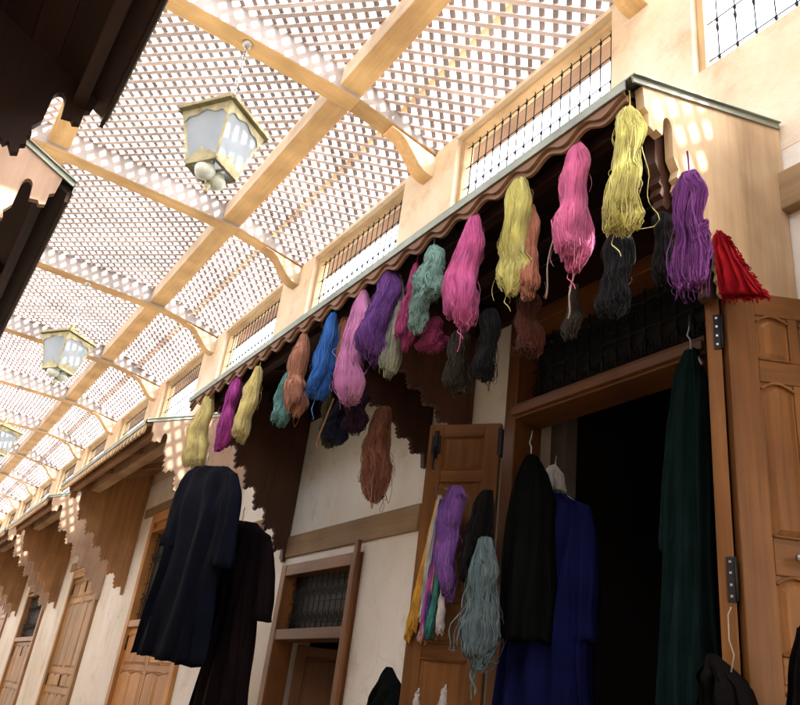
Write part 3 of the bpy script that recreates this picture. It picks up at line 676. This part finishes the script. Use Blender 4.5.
# front row, along the eave
skein((211, 393), (190, 470), PA(25), .655, Y['straw'], 'pale straw yellow yarn skein at the far left end of the row', tail=1)
skein((239, 378), (216, 449), PC(25), .655, Y['magenta'], 'deep magenta yarn skein between two yellow ones at the left')
skein((259, 367), (241, 441), PA(22), .655, Y['straw'], 'pale yellow yarn skein right of the magenta one')
skein((290, 372), (278, 423), PA(22), .675, Y['teal'], 'dull teal yarn skein half hidden behind the peach one')
skein((305, 333), (291, 415), [(0, 7), (.1, 16), (.3, 24), (.48, 22), (.55, 16), (.66, 26), (.85, 28), (1, 14)], .655, Y['peach'], 'peach brown yarn skein gathered in the middle, left of the blue one', messy=.15)
skein((334, 314), (317, 398), PA(28), .655, Y['blue'], 'bright blue yarn skein', tail=1)
skein((346, 312), (338, 385), PA(18), .685, Y['peach'], 'brownish yarn skein mostly hidden between the blue and lilac ones')
skein((364, 292), (346, 402), [(0, 8), (.08, 18), (.3, 27), (.6, 33), (.85, 36), (1, 24)], .655, Y['lilac'], 'long lilac pink yarn skein, left of the purple one', n=90)
skein((392, 268), (374, 362), [(0, 7), (.12, 22), (.35, 32), (.65, 36), (.88, 34), (1, 16)], .66, Y['purple'], 'dark purple yarn skein with looped strands, beside the lilac one', n=80, wave=.09, messy=.1)
skein((399, 276), (388, 374), PA(22), .675, Y['sage'], 'pale sage green yarn skein behind the dark purple one')
skein((416, 264), (405, 348), PA(19), .665, Y['crimson'], 'crimson yarn skein left of the aqua one')
skein((433, 246), (428, 298), [(0, 7), (.15, 20), (.5, 28), (.85, 33), (1, 26)], .655, Y['aqua'], 'aqua green yarn skein spread in loose loops', n=60, wave=.09)
skein((424, 285), (413, 331), [(0, 16), (.3, 24), (.7, 24), (1, 14)], .652, Y['aqua'], 'lower end of aqua yarn folded up beside the crimson skein', n=50, hook=False, wave=.1)
skein((475, 214), (460, 326), [(0, 7), (.08, 16), (.2, 24), (.34, 32), (.5, 30), (.75, 36), (.92, 34), (1, 18)], .655, Y['pink'], 'rose pink yarn skein with strands trailing from its tip, left of the yellow one', n=95, tail=2)
skein((519, 181), (507, 293), [(0, 16), (.06, 26), (.2, 30), (.42, 27), (.55, 36), (.8, 38), (.93, 34), (1, 18)], .652, Y['lime'], 'thick yellow green yarn skein in the middle of the row', n=100, tail=1)
skein((531, 206), (531, 298), [(0, 10), (.2, 16), (.6, 20), (.85, 26), (1, 16)], .67, Y['salmon'], 'salmon yarn skein tucked behind the thick yellow green one', n=50)
skein((577, 142), (570, 270), [(0, 8), (.1, 22), (.25, 30), (.5, 32), (.7, 40), (.88, 36), (1, 20)], .655, Y['hotpink'], 'hot pink yarn skein, right of the salmon one', n=105, tail=2)
skein((629, 109), (619, 234), [(0, 12), (.07, 24), (.2, 28), (.5, 29), (.75, 36), (.9, 40), (.97, 36), (1, 26)], .652, Y['lime'], 'pale lime yarn skein at the near corner of the canopy', n=110, tail=1, messy=.06)
skein((688, 173), (691, 284), [(0, 14), (.1, 30), (.25, 33), (.5, 28), (.75, 36), (.92, 34), (1, 22)], .655, Y['violet'], 'purple violet yarn skein against the pale side board', n=95, messy=.12)
skein((704, 222), (703, 250), [(0, 10), (.4, 20), (1, 12)], .657, Y['violet'], 'small knot of violet yarn bulging at the side of the violet skein', n=35, hook=False, messy=.3)
# second, darker row
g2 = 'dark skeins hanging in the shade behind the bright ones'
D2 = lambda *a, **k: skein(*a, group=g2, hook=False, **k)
D2((328, 392), (326, 446), PA(20), .74, Y['olive'], 'dark olive yarn skein below the peach one', n=45)
D2((345, 395), (333, 444), PA(26), .74, Y['navy'], 'blackish navy yarn skein below the blue one', n=45)
D2((364, 388), (352, 432), PA(24), .75, Y['plum'], 'very dark plum yarn skein below the lilac one', n=45)
D2((436, 318), (430, 350), PA(30), .70, Y['crimson'], 'shaded maroon yarn skein below the aqua one', n=45)
D2((462, 332), (457, 391), PB(26), .72, Y['mole'], 'dark olive brown yarn skein below the rose pink one', n=50, messy=.2)
D2((491, 310), (486, 379), PB(25), .72, Y['char'], 'charcoal grey yarn skein between the rose pink and yellow green ones', n=50, messy=.2)
D2((529, 296), (527, 354), PB(28), .70, Y['rust'], 'dark rust yarn skein hanging below the salmon one', n=55)
D2((574, 285), (571, 333), [(0, 8), (.4, 18), (.8, 24), (1, 16)], .70, Y['mole'], 'small dark taupe yarn loop below the hot pink one', n=40, messy=.3)
D2((619, 232), (613, 316), PB(30), .70, Y['char'], 'black grey yarn skein below the pale lime one', n=65)
D2((661, 214), (664, 282), PB(22), .71, Y['black'], 'black yarn skein left of the violet one', n=50)
D2((384, 408), (373, 499), [(0, 14), (.15, 26), (.4, 34), (.6, 30), (.8, 32), (.93, 26), (1, 14)], .80, Y['clump'], 'ragged brown yarn skein hanging lowest, in front of the cream wall', n=90, messy=.2, wave=.1)
# loose cords and a hooked pole
def cord(name, label, cat, pts, r, mat, group=None):
    o = MB(); o.tube(pts, r, 6); return tag(o.build(name, mat, None, pts[-1]), label, cat, group)
cord('hook_pole', 'thin pole with a hooked end hanging below the blue skein', 'pole', [at(334, 398, X=.70), at(325, 421, X=.70), at(316, 444, X=.70), at(318, 447, X=.70)], .0022, 'brown')
for i, (p, q) in enumerate((((555, 235), (543, 300)), ((577, 268), (565, 320)))):
    s = np.linspace(0, 1, 14); a, b = at(*p, X=.67), at(*q, X=.67)
    cord('loose_string', ('dark string dangling left of the hot pink skein', 'dark string dangling below the hot pink skein')[i], 'string', [a + (b - a) * t + np.array((0, .006 * math.sin(t * 5), -.006 * math.sin(t * math.pi))) for t in s], .0012, 'cord')
# ------------------------------------------------------------------ clothes
def loft(mb, rows, X, depth, amp=.012, nf=5, ph=0, m=72, nr=48, droop=0):
    rows = [tuple(map(float, r_)) for r_ in rows]; n = len(rows); ts = np.linspace(0, n - 1, nr); th = np.linspace(0, 2 * math.pi, m, endpoint=False); v = []
    for i, t in enumerate(ts):
        j = min(int(t), n - 2); fq = t - j; fq = fq
        L_ = at(rows[j][0] * (1 - fq) + rows[j + 1][0] * fq, rows[j][1] * (1 - fq) + rows[j + 1][1] * fq, X=X)
        R_ = at(rows[j][2] * (1 - fq) + rows[j + 1][2] * fq, rows[j][3] * (1 - fq) + rows[j + 1][3] * fq, X=X)
        g_ = t / (n - 1)
        for q in th:
            c = math.cos(q); s = math.sin(q); c2 = math.copysign(abs(c) ** .8, c)
            p = (L_ + R_) / 2 + (R_ - L_) / 2 * c2
            u = (c + 1) / 2
            rip = amp * (.25 + g_) * (math.sin(nf * 6.28 * u + ph + 1.2 * g_ + .8 * math.sin(7 * g_ + ph)) * .6 + .4 * math.sin(nf * 2.7 * 6.28 * u + ph * 2 + 2.4 * g_))
            rip += amp * .55 * g_ * (abs(math.sin(nf * 1.55 * 6.28 * u + ph * 1.7 + 1.6 * math.sin(3 * g_ + ph))) - .6) + amp * .35 * math.sin(11 * g_ + 9 * u + ph) * math.sin(5 * u + 4 * g_ + ph)
            dep = depth * min(1, .22 + 1.6 * g_)
            p = p + np.array((dep * s + rip, .2 * rip, .3 * rip * g_))
            v.append(p)
    f = [(i * m + j, i * m + (j + 1) % m, (i + 1) * m + (j + 1) % m, (i + 1) * m + j) for i in range(nr - 1) for j in range(m)] + [tuple(range(m - 1, -1, -1)), tuple(range((nr - 1) * m, nr * m))]
    mb.add(v, f, None, .5, True)
def hanger(parent, p, w, top):
    h = MB(); h.tube([p + np.array((0, -w, -.03)), p + np.array((0, -w * .4, -.006)), p, p + np.array((0, w * .4, -.006)), p + np.array((0, w, -.03))], .003, 6)
    h.tube([p, p + np.array((0, 0, .02)), p + np.array((0, .006, .03)), p + np.array((0, .002, .04)), np.array((p[0], p[1], top))], .0016, 5)
    h.build('hanger', 'steel', parent)
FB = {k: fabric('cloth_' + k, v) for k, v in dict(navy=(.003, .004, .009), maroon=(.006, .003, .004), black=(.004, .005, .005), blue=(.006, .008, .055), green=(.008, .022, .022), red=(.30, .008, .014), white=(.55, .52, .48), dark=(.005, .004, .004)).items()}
def garment(name, label, cat, body, X, mat, sleeves=(), depth=.035, amp=.012, nf=4, hang=None, group=None, ph=0):
    low = max(body, key=lambda r_: r_[1]); base = at((low[0] + low[2]) / 2, max(low[1], low[3]), X=X)
    t = thing(name, label, cat, base, group)
    mb = MB(); loft(mb, body, X, depth, amp, nf, ph); mb.build('body', mat, t)
    for i, s in enumerate(sleeves):
        mb = MB(); loft(mb, s, X - .006, depth * .55, amp * .5, 2, ph + i, 24, 20); mb.build('sleeve', mat, t)
    if hang: hanger(t, at(*hang[0], X=X), hang[1], hang[2])
    return t
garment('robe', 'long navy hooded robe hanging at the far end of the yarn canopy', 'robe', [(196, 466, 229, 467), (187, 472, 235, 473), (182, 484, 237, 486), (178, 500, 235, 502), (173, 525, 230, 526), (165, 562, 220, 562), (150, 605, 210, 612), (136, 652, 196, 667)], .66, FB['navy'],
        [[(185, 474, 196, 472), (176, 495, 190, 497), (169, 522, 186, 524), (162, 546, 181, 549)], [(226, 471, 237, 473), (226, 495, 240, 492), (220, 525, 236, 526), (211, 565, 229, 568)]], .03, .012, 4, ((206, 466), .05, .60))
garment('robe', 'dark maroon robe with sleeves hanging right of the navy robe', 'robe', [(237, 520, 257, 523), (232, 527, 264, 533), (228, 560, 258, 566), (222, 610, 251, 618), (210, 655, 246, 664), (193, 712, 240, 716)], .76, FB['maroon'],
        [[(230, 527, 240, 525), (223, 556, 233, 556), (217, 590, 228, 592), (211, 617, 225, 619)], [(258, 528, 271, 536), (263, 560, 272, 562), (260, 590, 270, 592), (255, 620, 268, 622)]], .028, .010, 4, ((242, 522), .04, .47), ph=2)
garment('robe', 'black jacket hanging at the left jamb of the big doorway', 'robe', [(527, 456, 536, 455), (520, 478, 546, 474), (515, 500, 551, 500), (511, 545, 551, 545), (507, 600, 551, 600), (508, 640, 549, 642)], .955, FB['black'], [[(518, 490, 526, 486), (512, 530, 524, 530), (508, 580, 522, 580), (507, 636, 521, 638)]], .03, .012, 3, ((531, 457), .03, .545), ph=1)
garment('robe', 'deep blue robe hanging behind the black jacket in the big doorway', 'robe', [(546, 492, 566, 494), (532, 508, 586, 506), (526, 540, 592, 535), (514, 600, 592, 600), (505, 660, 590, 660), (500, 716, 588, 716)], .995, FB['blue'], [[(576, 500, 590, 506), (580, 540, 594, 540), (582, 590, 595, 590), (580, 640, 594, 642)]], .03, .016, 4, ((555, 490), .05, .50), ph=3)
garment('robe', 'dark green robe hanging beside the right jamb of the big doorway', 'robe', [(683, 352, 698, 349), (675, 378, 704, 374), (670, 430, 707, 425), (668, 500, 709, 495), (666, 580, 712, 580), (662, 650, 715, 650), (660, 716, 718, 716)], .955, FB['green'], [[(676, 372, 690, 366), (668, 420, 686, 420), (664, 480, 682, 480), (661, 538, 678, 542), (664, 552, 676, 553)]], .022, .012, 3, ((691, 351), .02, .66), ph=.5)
def simple_cloth(name, label, cat, rows, X, mat, depth=.012, amp=.006, nf=3, ph=0, fringe=0):
    mb = MB(); loft(mb, rows, X, depth, amp, nf, ph); low = max(rows, key=lambda r_: r_[1])
    for i in range(fringe):                          # frayed edge
        t = random.random() * (len(rows) - 1.001); k = int(t); q = t - k
        if random.random() < .25: a = random.random(); u = rows[-1][0] * (1 - a) + rows[-1][2] * a; v = rows[-1][1] * (1 - a) + rows[-1][3] * a
        else: u = rows[k][2] * (1 - q) + rows[k + 1][2] * q; v = rows[k][3] * (1 - q) + rows[k + 1][3] * q
        p = at(u - 1, v, X=X + random.uniform(-.008, .004)); l = random.uniform(.004, .013); w_ = random.uniform(-.009, -.001)
        mb.tube([p, p + np.array((random.uniform(-.003, .003), w_ * .6, -l * .3)), p + np.array((random.uniform(-.004, .004), w_, -l))], .0008, 4)
    return tag(mb.build(name, mat, None, at((low[0] + low[2]) / 2, low[1], X=X)), label, cat)
rc = simple_cloth('red_cloth', 'bright red cloth draped over the top of the right door leaf', 'cloth', [(716, 231, 723, 232), (716, 240, 733, 246), (717, 256, 742, 262), (719, 276, 752, 277), (721, 297, 766, 296)], .812, FB['red'], .012, .011, 4, 0, 160)
simple_cloth('dark_cloth', 'black cloth peak rising at the bottom edge in front of the cream wall', 'cloth', [(387, 667, 391, 667), (381, 682, 398, 684), (374, 698, 400, 700), (367, 716, 400, 718)], .90, FB['black'], .02, .008, 3, 1)
simple_cloth('dark_cloth', 'dark garment bunched at the bottom right under the hinge', 'cloth', [(711, 655, 716, 654), (712, 668, 728, 670), (709, 685, 742, 689), (704, 722, 756, 726)], .80, FB['dark'], .03, .012, 3, 2)
simple_cloth('dark_cloth', 'dark cloth edge at the lower right corner, over the right door leaf', 'cloth', [(797, 628, 806, 625), (793, 660, 812, 655), (790, 700, 816, 695), (786, 730, 820, 730)], .82, FB['dark'], .012, .006, 2, 3)
simple_cloth('white_scarf', 'crumpled whitish scarf above the blue robe', 'scarf', [(549, 466, 556, 465), (545, 474, 562, 473), (546, 488, 565, 488), (550, 498, 564, 497)], 1.03, FB['white'], .012, .008, 5, 1)
# ------------------------------------------------------------------ what hangs on the left leaf of the big doorway
gl = 'yarn and threads hanging on the open left leaf'
XL_ = .925
hk = MB()
pa, pb = at(437, 487, X=.90), at(462, 489, X=.935)
hk.tube([at(441, 512, X=.895), pa, (pa + pb) / 2 + (0, 0, -.002), pb], .0028, 6)
tag(hk.build('wire_hanger', 'cord', None, pa), 'pale wire hanger on the open left leaf', 'hanger')
for (t, b, w, m, l, ni) in (((438, 500), (409, 640), [(0, 5), (.5, 8), (.8, 12), (1, 13)], 'amber', 'amber yellow threads, leftmost of the bundle on the left leaf', 26),
                            ((440, 496), (417, 618), [(0, 5), (.6, 7), (1, 9)], 'white', 'white threads beside the amber ones', 22),
                            ((441, 500), (424, 636), [(0, 5), (.6, 6), (1, 9)], 'indigo', 'indigo threads in the bundle on the left leaf', 20),
                            ((444, 505), (422, 632), [(0, 5), (.6, 6), (1, 9)], 'magenta', 'magenta threads in the bundle on the left leaf', 18),
                            ((445, 510), (421, 640), [(0, 4), (.6, 5), (1, 9)], 'rose', 'pale rose threads in the bundle on the left leaf', 18),
                            ((446, 520), (431, 636), [(0, 5), (.6, 8), (1, 15)], 'green', 'teal green threads in the bundle on the left leaf', 24),
                            ((444, 580), (440, 632), [(0, 6), (.6, 10), (1, 14)], 'white', 'white threads under the violet skein', 24)):
    skein(t, b, w, .893, Y[m], l, n=ni, r=.0013, wave=.08, hook=False, group=gl, cat='threads', name='thread_bundle')
skein((456, 487), (447, 600), [(0, 16), (.1, 30), (.3, 33), (.47, 28), (.52, 22), (.6, 27), (.85, 24), (1, 12)], .893, Y['deepv'], 'bright violet yarn skein on the open left leaf', n=95, hook=False, group=gl)
skein((487, 491), (468, 588), [(0, 14), (.15, 26), (.5, 30), (.8, 30), (1, 16)], .905, Y['black'], 'black yarn skein on the open left leaf, right of the violet one', n=70, hook=False, group=gl)
skein((486, 538), (474, 668), [(0, 18), (.2, 28), (.5, 38), (.75, 42), (.9, 38), (1, 26)], .888, Y['slate'], 'slate blue loops of cord below the black skein', n=85, r=.0013, wave=.06, hook=False, group=gl, messy=.06, tail=4, cat='cord loops')
def tassel(top, bot, label):
    skein(top, bot, [(0, 1.5), (.10, 2), (.14, 6), (.24, 7), (.28, 4), (.34, 6), (.7, 12), (1, 15)], .89, Y['white'], label, n=40, r=.0009, hook=False, wave=.03, group='white tassels at the bottom of the left leaf', cat='tassel', name='tassel')
tassel((446, 684), (440, 722), 'white tassel with pointed head at the bottom, right one')
tassel((419, 688), (413, 722), 'thin white tassel at the bottom, left one')
# wire at the door hinge
cord('wire_loop', 'bent grey wire hanging at the right door hinge', 'wire', [at(731, 607, X=.80), at(728, 615, X=.80), at(729, 640, X=.80), at(734, 655, X=.80), at(731, 672, X=.80)], .0009, 'cord')
# ------------------------------------------------------------------ camera, sky, sun
cd = bpy.data.cameras.new('camera'); cam = bpy.data.objects.new('camera', cd); col.objects.link(cam)
cd.sensor_fit = 'HORIZONTAL'; cd.sensor_width = 36; cd.lens = F / 800 * 36; cd.clip_start = .02; cd.clip_end = 2000
m4 = Matrix(((R[0][0], -R[1][0], -R[2][0], 0), (R[0][1], -R[1][1], -R[2][1], 0), (R[0][2], -R[1][2], -R[2][2], H), (0, 0, 0, 1)))
cam.matrix_world = m4; scene.camera = cam
sd = Vector((.22, -.62, .90)).normalized()
el = math.asin(sd.z); az = math.atan2(sd.x, sd.y)
wd = bpy.data.worlds.new('World'); scene.world = wd; wd.use_nodes = True
nt = wd.node_tree; bg = nt.nodes['Background']
sk = N(nt, 'ShaderNodeTexSky'); sk.sky_type = 'NISHITA'; sk.sun_disc = False; sk.sun_elevation = el; sk.sun_rotation = az; sk.dust_density = 4.0; sk.air_density = 1.0
hs = N(nt, 'ShaderNodeHueSaturation'); hs.inputs['Saturation'].default_value = .35
nt.links.new(sk.outputs[0], hs.inputs['Color']); nt.links.new(hs.outputs[0], bg.inputs['Color']); bg.inputs['Strength'].default_value = 2.05
ld = bpy.data.lights.new('sun', 'SUN'); ld.energy = 20.0; ld.angle = math.radians(.5); ld.color = (1, .94, .84)
sun = bpy.data.objects.new('sun', ld); col.objects.link(sun); sun.rotation_euler = (-sd).to_track_quat('-Z', 'Y').to_euler(); sun.location = (0, 0, 12)
scene.view_settings.view_transform = 'Standard'; scene.view_settings.look = 'None'; scene.view_settings.exposure = 0
scene.render.engine = 'CYCLES'
scene.cycles.max_bounces = 8; scene.cycles.diffuse_bounces = 6
